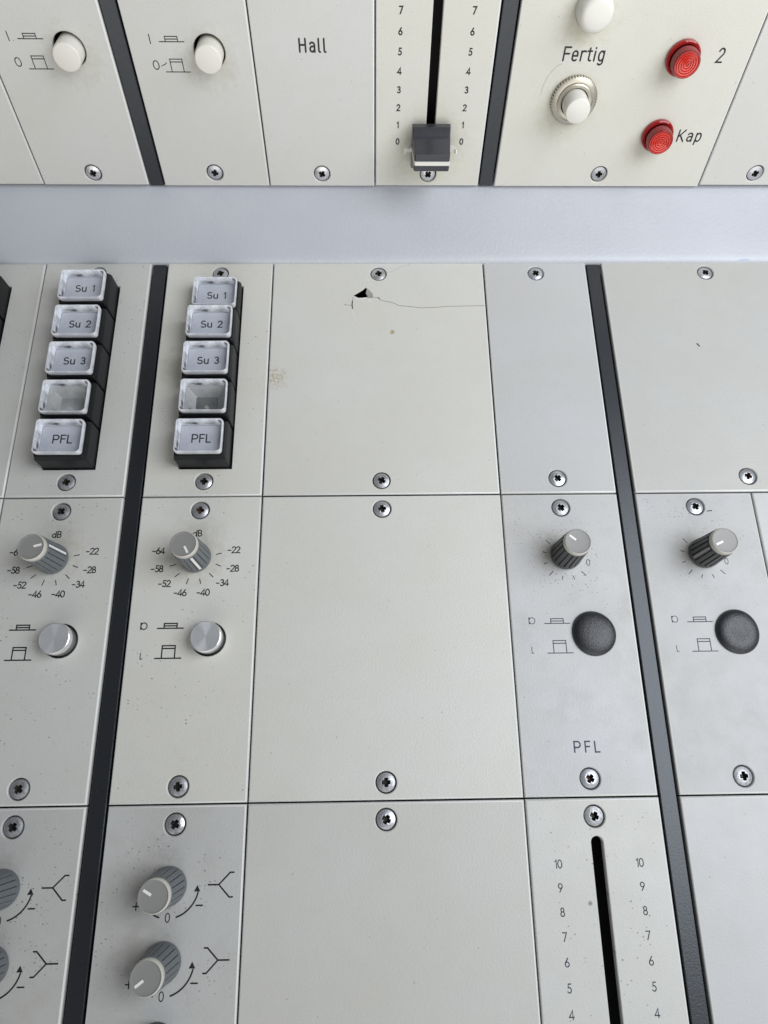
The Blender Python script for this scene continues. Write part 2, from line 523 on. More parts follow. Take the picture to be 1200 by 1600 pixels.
def stroke(mb, pts, w, h=0.03, z=0.012, mi=0):
    """a slightly raised ribbon with round ends along a polyline (mm)"""
    P = [Vector(q) for q in pts]
    Q = [P[0]]
    for q in P[1:]:
        if (q - Q[-1]).length > 1e-4:
            Q.append(q)
    closed = len(Q) > 3 and (Q[0] - Q[-1]).length < 1e-3
    if closed:
        Q = Q[:-1]
    if len(Q) == 1:
        Q.append(Q[0] + Vector((w * 0.02, 0)))
    n = len(Q)
    hw = w / 2
    secs = []
    for i in range(n):
        if closed or 0 < i < n - 1:
            a, b, c = Q[i - 1], Q[i], Q[(i + 1) % n]
            e1, e2 = (b - a).normalized(), (c - b).normalized()
            t_ = (e1 + e2)
            t_ = t_.normalized() if t_.length > 1e-6 else e1
            nn = Vector((-t_.y, t_.x))
            k = min(2.0, 1 / max(0.3, nn.dot(Vector((-e1.y, e1.x)))))
        else:
            e = (Q[1] - Q[0]).normalized() if i == 0 else (Q[-1] - Q[-2]).normalized()
            t_, nn, k = e, Vector((-e.y, e.x)), 1
        if not closed and i == 0:
            for s_ in (1.0, .7, .0)[:2]:
                a = s_ * pi / 2 * .93
                secs.append((Q[0] - t_ * hw * sin(a), nn, hw * cos(a)))
        secs.append((Q[i], nn, hw * k))
        if not closed and i == n - 1:
            for s_ in (.7, 1.0):
                a = s_ * pi / 2 * .93
                secs.append((Q[i] + t_ * hw * sin(a), nn, hw * cos(a)))
    vs = []
    for c, nn, r in secs:
        for fx, fz in ((-1, 0), (-.55, 1), (.55, 1), (1, 0)):
            q = c + nn * (r * fx)
            vs.append((q.x, q.y, z + h * fz))
    fs = []
    m = len(secs)
    for k in range(m if closed else m - 1):
        a, b = k * 4, ((k + 1) % m) * 4
        for i in range(3):
            fs.append((a + i, b + i, b + i + 1, a + i + 1))
    mb.add(vs, fs, mi, False)


def text_mb(txt, size, w, x=0.0, y=0.0, anchor='c', gap=0.0, sx=1.0, z=0.012, h=0.03):
    tot = 0
    adv = []
    for ch in txt:
        adv.append(tot)
        tot += GLYPH[ch][1] * sx + gap
    tot -= gap
    ox = {'c': -tot / 2, 'l': 0, 'r': -tot}[anchor]
    mb = MB()
    jit = random.Random(hash_str(txt) + int(x * 10))
    for ch, a in zip(txt, adv):
        dz = jit.uniform(0, .006)
        for k, st in enumerate(GLYPH[ch][0]):
            stroke(mb, [(x + (ox + a + px * sx) * size, y + (py - .5) * size) for px, py in st], w, h=h + .004 * k + dz, z=z)
    return mb


def hash_str(s_):
    v = 7
    for ch in s_:
        v = (v * 31 + ord(ch)) % 100003
    return v


# ------------------------------------------------------------------ frames and modules
D = radians(74.806644)
UP = Matrix.Translation((-0.54 * U, 29.264 * U, 8.873 * U)) @ Matrix.Rotation(D, 4, 'X')
LOW = Matrix.Identity(4)
rng = random.Random(11)


def tag(o, label, cat, group=None):
    o['label'] = label
    o['category'] = cat
    if group:
        o['group'] = group
    return o


class Module:
    """an Empty at the plate's middle, its plate and whatever is fixed in it; coordinates are those of the panel plane"""

    def __init__(s, name, frame, x0, x1, y0, y1, material, label, cat, holes=(), group=None, dz=None):
        s.ox, s.oy = (x0 + x1) / 2, (y0 + y1) / 2
        e = bpy.data.objects.new(name, None)
        e.empty_display_size = 0.01
        COL.objects.link(e)
        dz = rng.uniform(-.13, .13) if dz is None else dz
        e.matrix_world = frame @ Matrix.Translation((s.ox * U, s.oy * U, dz * U)) @ Matrix.Rotation(rng.uniform(-.0009, .0009), 4, 'Z')
        tag(e, label, cat, group)
        s.root = e
        s.mat = material
        s.dims = (x0 - s.ox, x1 - s.ox, y0 - s.oy, y1 - s.oy)
        s.holes = [[(x - s.ox, y - s.oy) for x, y in h] for h in holes]
        s.screws = []

    def P(s, x, y, z=0.0):
        return (x - s.ox, y - s.oy, z)

    def part(s, name, mb, mats, x=None, y=None, z=0.0, rz=0.0, angle=35):
        loc = (0, 0, 0) if x is None else s.P(x, y, z)
        return mb.build(name, mats, s.root, loc, rz, angle)

    def screw(s, x, y, r=3.1, rusty=False):
        s.screws.append((x, y))
        s.holes.append([(px - s.ox, py - s.oy) for px, py in circle(x, y, r)])
        put_copy(SCREWS[rng.choice((0, 0, 1, 1, 2, 3, 4))], s.root, s.P(x, y, rng.uniform(-.48, -.20)), rng.uniform(0, pi / 2), tilt=(rng.uniform(-.05, .05), rng.uniform(-.05, .05)))

    def plate(s, hbev=0.3, thick=2.0):
        x0, x1, y0, y1 = s.dims
        plate_mb(rect(x0, x1, y0, y1), s.holes, hbev=hbev, thick=thick).build('faceplate', [s.mat, M_EDGELIGHT], s.root)

    def text(s, txt, size, w, x, y, ink=None, name='numeral_print', **k):
        kk = dict(k)
        text_mb(txt, size, w, **kk).build(name, ink or M_INK, s.root, s.P(x, y))

    def lines(s, name, polys, w, ink=None):
        mb = MB()
        for k, pl in enumerate(polys):
            stroke(mb, [(x - s.ox, y - s.oy) for x, y in pl], w, h=.03 + .004 * (k % 7))
        mb.build(name, ink or M_INK, s.root)


def put_copy(src, parent, loc, rz=0.0, tilt=(0, 0)):
    """a linked copy of a part and of its sub-parts"""
    o = src.copy()
    COL.objects.link(o)
    o.parent = parent
    o.location = (loc[0] * U, loc[1] * U, loc[2] * U)
    o.rotation_euler = (tilt[0], tilt[1], rz)
    for ch in SUB.get(src.name, ()):
        c = ch.copy()
        COL.objects.link(c)
        c.parent = o
    return o


SUB = {}
PROTO = []


def proto(o, *subs):
    SUB[o.name] = list(subs)
    PROTO.extend([o, *subs])
    return o


# ---- screw: raised cross-recess head
def cross_r(a, w=.58, L=1.30):
    q = (a + pi / 4) % (pi / 2) - pi / 4
    q = abs(q)
    r = L / cos(q) if math.tan(q) < w / L else w / max(sin(q), 1e-6)
    return min(r, L)


def make_screw(zinc, recess):
    n = 96
    R = 2.74
    mb = MB()
    dome = lambda r: 0.62 * (1 - (r / R) ** 2)
    rs = [[((R + .02) * cos(2 * pi * i / n), (R + .02) * sin(2 * pi * i / n), -1.6) for i in range(n)],
          [(R * cos(2 * pi * i / n), R * sin(2 * pi * i / n), -.14) for i in range(n)]]
    for k in range(7):
        tt = k / 6
        ring = []
        for i in range(n):
            a = 2 * pi * i / n
            ci = cross_r(a)
            r = (R - .12) * (1 - tt) + ci * tt
            ring.append((r * cos(a), r * sin(a), dome(r) - (0.05 if k == 6 else 0)))
        rs.append(ring)
    mb.rings(rs, 0, cap1=False)
    inner = []
    for sc, z in ((1.0, dome(1.2) - .05), (.93, -.25), (.6, -1.5)):
        inner.append([(cross_r(2 * pi * i / n) * sc * cos(2 * pi * i / n), cross_r(2 * pi * i / n) * sc * sin(2 * pi * i / n),
                       (dome(cross_r(2 * pi * i / n)) - .05) if sc == 1.0 else z) for i in range(n)])
    mb.rings(inner, 1, cap1=True, smooth=False)
    # dark countersink ring around the head
    mb.lathe([(3.5, -.55), (2.70, -1.0)], n=48, mi=2, cap1=False)
    return mb.build('screw', [zinc, recess, M_RING])


Z2 = simple('dull_zinc', (0.46, 0.465, 0.48), 0.42, metal=0.6, bump=(1800, 0.7, 0.0001), speck=(900, 0.48, 0.70, (0.22, 0.21, 0.21)))
Z3 = simple('bright_zinc', (0.60, 0.60, 0.61), 0.28, metal=0.7, bump=(2200, 0.5, 0.0001), speck=(1500, 0.55, 0.72, (0.40, 0.39, 0.38)))
R2 = simple('rusty_recess', (0.055, 0.035, 0.024), 0.7, metal=0.2, speck=(1500, 0.45, 0.6, (0.20, 0.10, 0.05)))
R3 = simple('worn_recess', (0.09, 0.09, 0.092), 0.45, metal=0.6, speck=(1300, 0.45, 0.6, (0.03, 0.028, 0.026)))
SCREWS = [proto(make_screw(*q)) for q in ((M_ZINC, M_RECESS), (Z2, M_RECESS), (Z3, R3), (M_ZINC, R2), (Z2, R3))]


# ---- fluted knob, pointer along +X
def make_knob(body, dark):
    nf, per = 18, 12
    n = nf * per

    def rf(a, r, z):
        if 2.0 < z < 12.7:
            q = abs(((a + pi / nf) % (2 * pi / nf)) - pi / nf) / (pi / nf)
            if q > (.72 if dark else .85) and not (a < pi / nf or a > 2 * pi - pi / nf):
                return r - (.55 if dark else .42)
        return r
    mb = MB()
    prof = [(4.8, .45), (5.0, .6), (5.0, 1.9), (4.97, 2.05), (4.9, 2.35), (4.62, 8), (4.42, 12.4), (4.40, 12.68), (4.38, 12.85), (4.25, 13.0)]
    mb.lathe(prof, n=n, rf=rf)
    k = mb.build('knob', body, angle=28)
    c = MB()
    c.lathe([(4.05, 12.9), (4.22, 13.2), (4.25, 14.3), (4.12, 14.75), (3.9, 14.98)], n=72, mi=1, cap1=False)
    c.lathe([(3.9, 14.98), (3.72, 14.98), (3.62, 14.86), (3.0, 14.80), (1.5, 14.78), (.3, 14.77)], n=72, mi=0)
    cap = c.build('knob_cap', [M_CAP, M_RIM], k)
    q = MB()
    q.box(.75, 3.15, -.34, .34, 14.6, 14.92)
    pt = q.build('pointer_line', M_WHITE, k)
    q = MB()
    vs = [(5.02, -.36, 2.3), (5.02, .36, 2.3), (4.47, .36, 12.6), (4.47, -.36, 12.6), (4.6, -.36, 2.3), (4.6, .36, 2.3), (4.1, .36, 12.6), (4.1, -.36, 12.6)]
    q.add(vs, [(0, 1, 2, 3), (0, 4, 5, 1), (3, 2, 6, 7), (1, 5, 6, 2), (0, 3, 7, 4)], 0, False)
    sd = q.build('side_line', M_WHITE if not dark else M_CAP, k)
    return proto(k, cap, pt, sd)


KNOB = make_knob(M_KNOB, False)
KNOBD = make_knob(M_KNOBD, True)


# ---- turned aluminium push button in a black sleeve
def make_alu():
    mb = MB()
    mb.lathe([(5.25, -1.2), (5.25, -.35), (4.6, -.35), (4.6, -6)], n=64, cap1=False)
    sl = mb.build('push_button', M_BLACK)
    c = MB()
    c.lathe([(4.45, -3), (4.75, 2.2), (4.82, 2.4), (4.82, 4.4), (4.68, 4.72), (4.45, 4.85)], n=72, mi=1, cap1=False)
    c.lathe([(4.45, 4.85), (4.0, 4.80), (3, 4.74), (2, 4.68), (1, 4.62), (.12, 4.57)], n=96, mi=0)
    return proto(sl, c.build('button_cap', [M_SPUN, M_ALU], sl))


ALU = make_alu()


# ---- grained black blanking dome
def make_dome(sx):
    mb = MB()
    R, n = 7.0, 72
    prof = [(R * .985, .02), (R, .25), (R * .985, .55)]
    for k in range(1, 9):
        q = k / 9
        rr = R * .97 * cos(q * pi / 2) ** .85
        prof.append((rr, .6 + 1.75 * sin(q * pi / 2) * (1 - (.42 * math.exp(-(rr / 3.0) ** 2) if sx else 0))))
    mb.lathe(prof, n=n, rf=lambda a, r, z: r * (1 + .012 * sin(2 * a + 1 + sx) + .008 * sin(3 * a + sx * 2)))
    return proto(mb.build('blanking_dome', M_RUBBER, angle=60))


DOMES = [make_dome(0), make_dome(2.0)]


# ---- ivory latch button of the upper row
def make_latch():
    mb = MB()
    mb.lathe([(4.42, -5), (4.36, 4.6), (4.28, 4.95), (4.08, 5.2), (3.9, 5.24), (.3, 5.3)], n=64)
    return proto(mb.build('push_button', M_BUTTON, angle=50))


LATCH = make_latch()


# ---- lighted key: black body > clear cap, label insert (each with its own print)
def make_key(txt, cloudy=False):
    mb = MB()
    mb.rings([rrect(17.3, 14.2, .5, -6), rrect(17.2, 14.1, .5, 6.6), rrect(17.1, 14.0, .5, 7.0), rrect(16.2, 12.7, .8, 8.6), rrect(15.0, 11.6, .8, 8.7)], cap1=False)
    mb.rings([rrect(15.0, 11.6, .8, 8.7), rrect(14.6, 11.2, .8, 2.0)], cap1=True)
    k = mb.build('illuminated_key', M_BLACK)
    subs = []
    if txt:
        i = MB()
        i.rings([rrect(14.4, 10.9, .5, 6.0), rrect(14.4, 10.9, .5, 7.9), rrect(13.5, 9.9, .5, 7.9), rrect(13.2, 9.6, .5, 8.1)])
        subs.append(i.build('label_insert', M_INSERT, k))
        size, gap = (2.55, .13) if txt != 'PFL' else (2.8, .06)
        subs.append(text_mb(txt, size, .47, x=.35, y=.12, gap=gap, sx=1.05, z=8.10, h=.03).build('word_print', M_INKGREY, k))
    else:
        i = MB()
        i.rings([rrect(14.4, 10.9, .5, 7.9), rrect(13.2, 9.7, .5, 7.9), rrect(12.4, 9.0, .5, 7.5), rrect(7.4, 5.0, .6, 4.6)], 0, cap1=False)
        i.add(rrect(7.4, 5.0, .6, 4.6), [tuple(range(24))], 1, False)
        i.lathe([(.75, 4.5), (.7, 5.2), (.3, 5.3)], n=14, c=(.1, -1.7))
        i.lathe([(.5, 6.6), (.45, 7.6)], n=12, c=(-4.3, -3.1))
        subs.append(i.build('empty_key_well', [M_EMPTY, M_WELL], k))
    c = MB()
    n = 5
    wob = lambda ring, dz: [(x, y, z + dz * ((abs(x) / 7.8) ** 3 * (abs(y) / 6) ** 3)) for x, y, z in ring]
    bow = lambda r: [(x * (1 - .030 * (1 - (y / 6.2) ** 2)), y * (1 - .045 * (1 - (x / 8) ** 2)), z) for x, y, z in r]
    lip = [rrect(15.3, 11.8, 1.2, 8.62), rrect(15.8, 12.3, 1.5, 9.3), wob(rrect(15.95, 12.45, 1.6, 10.3), .5), wob(rrect(15.7, 12.2, 1.55, 10.72), .75), wob(rrect(15.2, 11.7, 1.45, 10.82), .75)]
    c.rings([bow(q) for q in lip], 0, cap1=False)
    slope = [lip[-1], wob(rrect(14.7, 11.2, 1.3, 10.66), .6), rrect(14.0, 10.5, .9, 9.2), rrect(13.6, 10.1, .7, 8.25)]
    c.rings([bow(q) for q in slope], 3, cap1=False)
    c.rings([bow(slope[-1]), rrect(9, 6, .8, 8.2), rrect(4, 2.4, .6, 8.2)], 1)
    # moulded corners that show the black body below
    for sx, sy in ((1, 1), (-1, -1)):
        tri = [(7.25, 5.55, 10.98), (5.95, 5.45, 10.86), (6.55, 4.75, 10.66), (7.15, 4.35, 10.86)]
        c.add([(sx * x, sy * y, z + .06) for x, y, z in tri], [(0, 1, 2, 3) if sx * sy > 0 else (3, 2, 1, 0)], 2, False)
    subs.append(c.build('clear_cap', [M_EDGE, M_CLOUD if cloudy else M_PANE, M_SMOKE, M_SLOPE], k, angle=40))
    return proto(k, *subs)


KEYS = {q: make_key(q) for q in ('Su 1', 'Su 2', 'Su 3', '', 'PFL')}
KEYS['cloudy'] = make_key('', True)


# ---- red lamp lens
def make_lamp():
    mb = MB()
    mb.lathe([(5.45, 0.02), (5.58, .4), (5.5, 1.4), (5.15, 1.75), (4.5, 1.6)], n=72, cap1=False)
    mb.lathe([(4.5, 1.6), (4.05, .6), (4.05, 2.1), (4.4, 2.5)], n=72, mi=1, cap1=False)
    L = mb.build('indicator_lamp', [M_BEZEL, M_DEEPRED], angle=35)
    c = MB()
    c.lathe([(4.4, 2.5), (4.5, 2.7), (4.42, 5.0), (4.3, 5.6), (4.08, 5.9), (3.85, 5.9)], n=72, mi=1, cap1=False)
    pr = [(3.85, 5.9)]
    q = 3.85
    while q > .6:
        pr += [(q - .12, 5.86), (q - .28, 5.35), (q - .44, 5.35), (q - .56, 5.9)]
        q -= .78
    c.lathe(pr + [(.1, 5.95)], n=72)
    ln = c.build('lamp_lens', [M_RED, M_SIDERED], L, angle=25)
    return proto(L, ln)


LAMP = make_lamp()

# ------------------------------------------------------------------ console frame (carcass, riser rail)
fr = bpy.data.objects.new('console_frame', None)
COL.objects.link(fr)
tag(fr, 'pale blue-grey console carcass with a bare sloping rail between the two panel rows', 'console')
mb = MB()
mb.box(-180, 330, -300, 4, -13, -11)
mb.build('carcass_tray', M_BACK, fr)
mb = MB()
mb.box(-180, 330, -2, 170, -13, -11)
o = mb.build('upper_carcass_tray', M_BACK, fr)
o.matrix_local = UP
prof = [(4.5, -4), (.35, -2.4), (.12, -.4), (.15, .5), (.45, 1.0), (1.0, 1.42), (1.7, 1.72), (3.0, 2.1)]
zs = lambda y: 2.1 + (y - 3.0) * (7.3 - 2.1) / (29.3 - 3.0)
prof += [(10, zs(10)), (18, zs(18)), (25, zs(25)), (29.3, zs(29.3)), (36, zs(36)), (36, -4)]
xs = [-180 + 510 * k / 60 for k in range(61)]
vs, fs = [], []
for x in xs:
    vs += [(x, y, z) for y, z in prof]
m_ = len(prof)
for i in range(60):
    for k in range(m_ - 1):
        fs.append((i * m_ + k, (i + 1) * m_ + k, (i + 1) * m_ + k + 1, i * m_ + k + 1))
mb = MB()
mb.add(vs, fs, 0, True)
mb.build('riser_rail', M_RAIL, fr, angle=50)
mb = MB()
stroke(mb, [(85.2, 6.3), (85.9, 5.6)], .22, h=.02, z=2.86)
mb.build('paint_chip', M_SCRATCH, fr)
mb = MB()
stroke(mb, [(219.4, 0), (220.3, .15), (221.6, .2), (223.0, .05)], .28, h=.03, z=0)
o = mb.build('paint_smear', M_BLUE, fr, loc=(0, .62, 1.14))
o.rotation_euler = (radians(38), 0, 0)


# ------------------------------------------------------------------ black divider bars
def divider(frame, x0, x1, y0, y1, label, top=-.65, n=1):
    mb = MB()
    b = .22
    sec = [(x0, -11), (x0, top - b), (x0 + b, top), (x1 - b, top), (x1, top - b), (x1, -11)]
    cx, cy = (x0 + x1) / 2, (y0 + y1) / 2
    rs = [[(x - cx, y - cy, z) for x, z in sec] for y in (y0, y1)]
    vs = rs[0] + rs[1]
    fs = [(k, k + 6, k + 7, k + 1) for k in range(5)] + [(0, 1, 2, 3, 4, 5), (11, 10, 9, 8, 7, 6)]
    mb.add(vs, [f[::-1] for f in fs], 0, False)
    o = mb.build('divider_bar', M_BAR)
    o.matrix_world = frame @ Matrix.Translation((cx * U, cy * U, 0))
    tag(o, label, 'divider bar', 'black bars between panel columns')
    return o


divider(LOW, -5.45, -.55, -284, .9, 'long black bar of the lower rows between the two columns of Su keys')
divider(LOW, 160.35, 165.2, -284, .9, 'long blue-sheened black bar of the lower rows right of the PFL fader column')
divider(UP, -6.25, -1.15, -.3, 96, 'short black bar of the upper row between the two ivory push buttons')
divider(UP, 119.9, 124.9, -.3, 96, 'short black bar of the upper row between slider panel and red lamps')

g = .23                                      # half of a seam
LX = [(-91.7, -45.7), (-45.7, -5.85), (0.0, 40.05), (40.05, 120.25), (120.25, 159.8), (165.7, 205.7), (205.7, 285.7)]
YA, YB, YC = (1.1, -94.47), (-94.47, -189.3), (-189.3, -284)


def icon_pair(mod, x, ya, yb, w=.26, ink=None, dx=0.0):
    """pressed and released latch pictograms, x = middle of the pictogram"""
    mod.lines('symbol_print', [[(x - 4.0, ya), (x + 4.0, ya)], [(x - 2.0, ya), (x - 2.0, ya + 1.5), (x + 2.0, ya + 1.5), (x + 2.0, ya)], [(x - 2.0, ya + .75), (x + 2.0, ya + .75)]], w, ink)
    x += dx
    mod.lines('symbol_print', [[(x - 4.0, yb), (x + 4.0, yb)], [(x - 2.0, yb), (x - 2.0, yb + 3.85), (x + 2.0, yb + 3.85), (x + 2.0, yb)], [(x - 2.0, yb + 3.0), (x + 2.0, yb + 3.0)]], w, ink)


# ================================================================== UPPER ROW
UXm = [(-126, -46.05), (-46.05, -6.4), (-.72, 39.4), (39.4, 79.6), (79.6, 119.46), (125.3, 205.1), (205.1, 245.1)]
YU = (-.1, 94.4)
BROWN = (0.40, 0.36, 0.22)


def up_mod(name, i, col, label, cat, seed, holes=(), stain_shade=(), specks=.5, grime=0.0, group=None, dy=0.0):
    x0, x1 = UXm[i]
    m_ = paint('panel_paint', col, specks, grime, seed, stain_shade=[(a - (x0 + x1) / 2, b - (YU[0] + YU[1]) / 2, r, c, k) for a, b, r, c, k in stain_shade])
    return Module(name, UP, x0 + g, x1 - g, YU[0] + dy, YU[1], m_, label, cat, holes, group, dz=None)


m = up_mod('blank_panel', 0, GREY, 'blank grey panel cut by the photo edge left of the first ivory push button', 'panel', 1, dy=.5)
m.plate()

for i, xb, yb, seed, lab in ((1, -19.9, 46.0, 2, 'upper grey panel with ivory push button, left of the short black bar'),
                             (2, 25.3, 45.5, 3, 'upper grey panel with ivory push button, between short black bar and Hall panel')):
    m = up_mod('push_button_panel', i, GREY, lab, 'panel', seed, [circle(xb, yb, 5.15)], [(xb, yb - 3, 11, (0.36, 0.34, 0.24), .35)], group='panels with an ivory push button', dy=.35 if i == 1 else -.1)
    m.screw((-26.1, 19.3)[i - 1], 4.9, 3.15)
    put_copy(LATCH, m.root, m.P(xb + .15, yb - .35), rng.uniform(0, 6))
    t = MB()
    t.lathe([(5.3, -.6), (5.3, -9)], n=40, cap1=False)
    m.part('button_sleeve', t, M_BACK, xb, yb)
    x = (-31.25, 13.7)[i - 1]
    ya, yb2 = ((49.05, 40.25), (48.35, 39.45))[i - 1]
    icon_pair(m, x, ya, yb2, .30, dx=.1)
    m.text('I', 2.6, .32, x - 6.9, ya + .75, name='numeral_print')
    m.text('0', 2.6, .32, x - 6.75, yb2 + 2.05, name='numeral_print', sx=1.3)
    if i == 2:
        m.lines('scratch', [[(8.6, 41.2), (9.8, 41.7)], [(9.6, 41.5), (10.6, 42.2)]], .22, M_CRACK)
    m.plate(hbev=.3)

m = up_mod('blank_panel', 3, GREY, 'pale grey upper panel engraved with the word Hall', 'panel', 4)
m.screw(59.6, 4.7)
m.text('Hall', 3.85, .60, 59.45, 47.6, name='word_print', gap=.10)
m.plate()

m = up_mod('fader_panel', 4, CREAM, 'cream upper fader panel numbered 0 to 7 with dark slider at zero', 'panel', 5,
           [stadium(99.5, 10.5, 84, 1.6)], [(99, 14, 16, (0.42, 0.40, 0.27), .35)])
m.screw(99.7, 4.4)
for k in range(0, 11):
    y = 16.75 + k * 5.82
    if y > 88:
        break
    m.text(str(k), 1.95, .44, 87.8, y, sx=.98)
    m.text(str(k), 1.95, .44, 111.1, y, sx=.98)
# slider cap: long finger dips either side of a flat ridge with a white line
fy = 16.7
half = [(7.4, 3.0), (7.35, 4.6), (6.8, 5.5), (5.6, 6.9), (5.35, 7.2), (4.75, 8.2), (4.2, 9.8), (3.65, 12.0), (3.1, 14.3), (2.95, 14.75), (2.5, 15.0), (.75, 15.05)]
wid = lambda z: 13.6 - 1.2 * max(0, (z - 4)) / 11
rs = []
for y, z in half + [(-y, z) for y, z in half[::-1]]:
    rs.append((y, z))
mb = MB()
vs, fs = [], []
for y, z in rs:
    w_ = wid(z) / 2
    bz = 2.4
    wb = wid(bz) / 2
    vs += [(-wb, y, bz), (-w_ , y, z - .5), (-w_ + .45, y, z), (w_ - .45, y, z), (w_, y, z - .5), (wb, y, bz)]
for k in range(len(rs) - 1):
    for i in range(5):
        fs.append((k * 6 + i, k * 6 + i + 1, (k + 1) * 6 + i + 1, (k + 1) * 6 + i))
fs.append(tuple(range(6)))
fs.append(tuple(reversed([(len(rs) - 1) * 6 + i for i in range(6)])))
mb.add(vs, [f[::-1] for f in fs], 0, True)
cap = m.part('slider_cap', mb, M_FADER, 99.5, fy, angle=22)
w_ = 6.72
line = [(-9.5, 6.9), (-9.1, 4.9), (-7.1, 3.7), (-6.86, 4.2), (-6.28, 14.9), (-5.9, 15.32), (5.9, 15.32), (6.28, 14.9), (6.86, 4.2), (7.1, 3.7), (9.1, 4.9), (9.5, 6.9)]
inner = [(-9.0, 7.2), (-8.55, 6.5), (-6.9, 5.9), (-6.5, 6.2), (-5.9, 14.4), (-5.6, 14.8), (5.6, 14.8), (5.9, 14.4), (6.5, 6.2), (6.9, 5.9), (8.55, 6.5), (9.0, 7.2)]
mb = MB()
nl = len(line)
vs = [(x, -.68, z) for x, z in line] + [(x, -.68, z) for x, z in inner] + [(x, .68, z) for x, z in line] + [(x, .68, z) for x, z in inner]
fs = []
for k in range(nl - 1):
    fs += [(k, k + 1, nl + k + 1, nl + k), (2 * nl + k, 3 * nl + k, 3 * nl + k + 1, 2 * nl + k + 1), (k, 2 * nl + k, 2 * nl + k + 1, k + 1), (nl + k, nl + k + 1, 3 * nl + k + 1, 3 * nl + k)]
fs += [(0, nl, 3 * nl, 2 * nl), (nl - 1, 3 * nl - 1, 4 * nl - 1, 2 * nl - 1)]
mb.add(vs, fs, 0, False)
mb.build('index_line', M_IVORY, cap)
mb = MB()
mb.box(-1.2, 1.2, -3, 3, -9, 4.2)
mb.build('slider_stem', M_BLACK, cap)
m.plate()

m = up_mod('lamp_panel', 5, CREAM, 'wide cream panel with two red lamps, two ivory buttons and word Fertig', 'panel', 6,
           [circle(148.7, 31.4, 5.0), circle(148.5, 57.6, 5.0)],
           [(147.5, 55, 11, (0.44, 0.41, 0.27), .45), (147, 28, 13, (0.42, 0.40, 0.27), .35), (179, 41, 9, (0.45, 0.42, 0.30), .3), (179, 16, 9, (0.45, 0.42, 0.30), .3)], specks=.7, dy=-.15)
m.screw(165.0, 4.6)
mb = MB()
mb.lathe([(5.55, .02), (5.6, 2.5), (5.5, 4.3), (5.1, 5.6), (4.5, 6.25), (3.6, 6.55), (1.5, 6.7), (.2, 6.72)], n=64)
m.part('push_button', mb, M_IVORY, 148.5, 58.5, angle=60)
nt = 50
mb = MB()
mb.lathe([(7.95, .02), (7.95, 1.5)], n=nt * 6, cap1=False, rf=lambda a, r, z: r - (.45 if int(a / (2 * pi) * nt * 6 + .5) % 6 < 3 else 0))
mb.lathe([(7.72, 1.5), (7.45, 1.75), (6.3, 2.1), (6.25, 1.75), (6.0, 1.75), (5.95, 2.3), (5.6, 2.55), (4.7, 2.4), (4.6, 0.5), (4.6, -4)], n=96, cap1=False)
mb.rings([[((7.95 - (.45 if i % 6 < 3 else 0)) * cos(2 * pi * i / (nt * 6)), (7.95 - (.45 if i % 6 < 3 else 0)) * sin(2 * pi * i / (nt * 6)), 1.5) for i in range(nt * 6)],
          [(7.6 * cos(2 * pi * i / (nt * 6)), 7.6 * sin(2 * pi * i / (nt * 6)), 1.7) for i in range(nt * 6)]], cap1=False, smooth=False)
nut = m.part('knurled_nut', mb, M_NUT, 148.7, 31.4)
mb = MB()
mb.lathe([(4.3, -4), (4.3, 5), (4.18, 8.4), (4.02, 8.75), (3.8, 8.85), (.2, 8.9)], n=64)
mb.build('push_button', M_IVORY, nut, angle=50)
put_copy(LAMP, m.root, m.P(182.0, 44.7))
o = put_copy(LAMP, m.root, m.P(182.1, 19.5))
m.text('Fertig', 3.95, .58, 149.15, 45.45, name='word_print', gap=.075, sx=1.02)
m.text('2', 4.1, .56, 194.8, 45.25, name='numeral_print', sx=.85)
m.text('Kap', 4.0, .56, 194.65, 19.1, name='word_print', gap=.10, sx=1.08)
m.lines('scratch', [[(137 + 3.2 * (1 - cos(k / 9 * 2.2)), 33 + 9.5 * sin(k / 9 * 1.5)) for k in range(10)]], .16, simple('faint_scratch', (0.33, 0.32, 0.27), .6))
m.plate()

m = up_mod('blank_panel', 6, GREY, 'blank upper panel cut by the photo edge right of the red lamps', 'panel', 7, dy=.45)
m.screw(225.0, 5.1)
m.plate()

# ================================================================== LOWER ROW A (keys and blanks)


def low_mod(name, x0, x1, yr, col, label, cat, seed, holes=(), stain_shade=(), specks=.5, grime=0.0, group=None, dz=None, gl=None, rough=.42, focus=None):
    y1, y0 = yr
    cx, cy = (x0 + x1) / 2, (y0 + y1) / 2
    m_ = paint('panel_paint', col, specks, grime, seed, rough=rough, focus=focus and (focus[0] - cx, focus[1] - cy, focus[2]), stain_shade=[(a - cx, b - cy, r, c, k) for a, b, r, c, k in stain_shade])
    return Module(name, LOW, x0 + g, x1 - g, y0 + g, y1 - g, m_, label, cat, holes, group, dz)


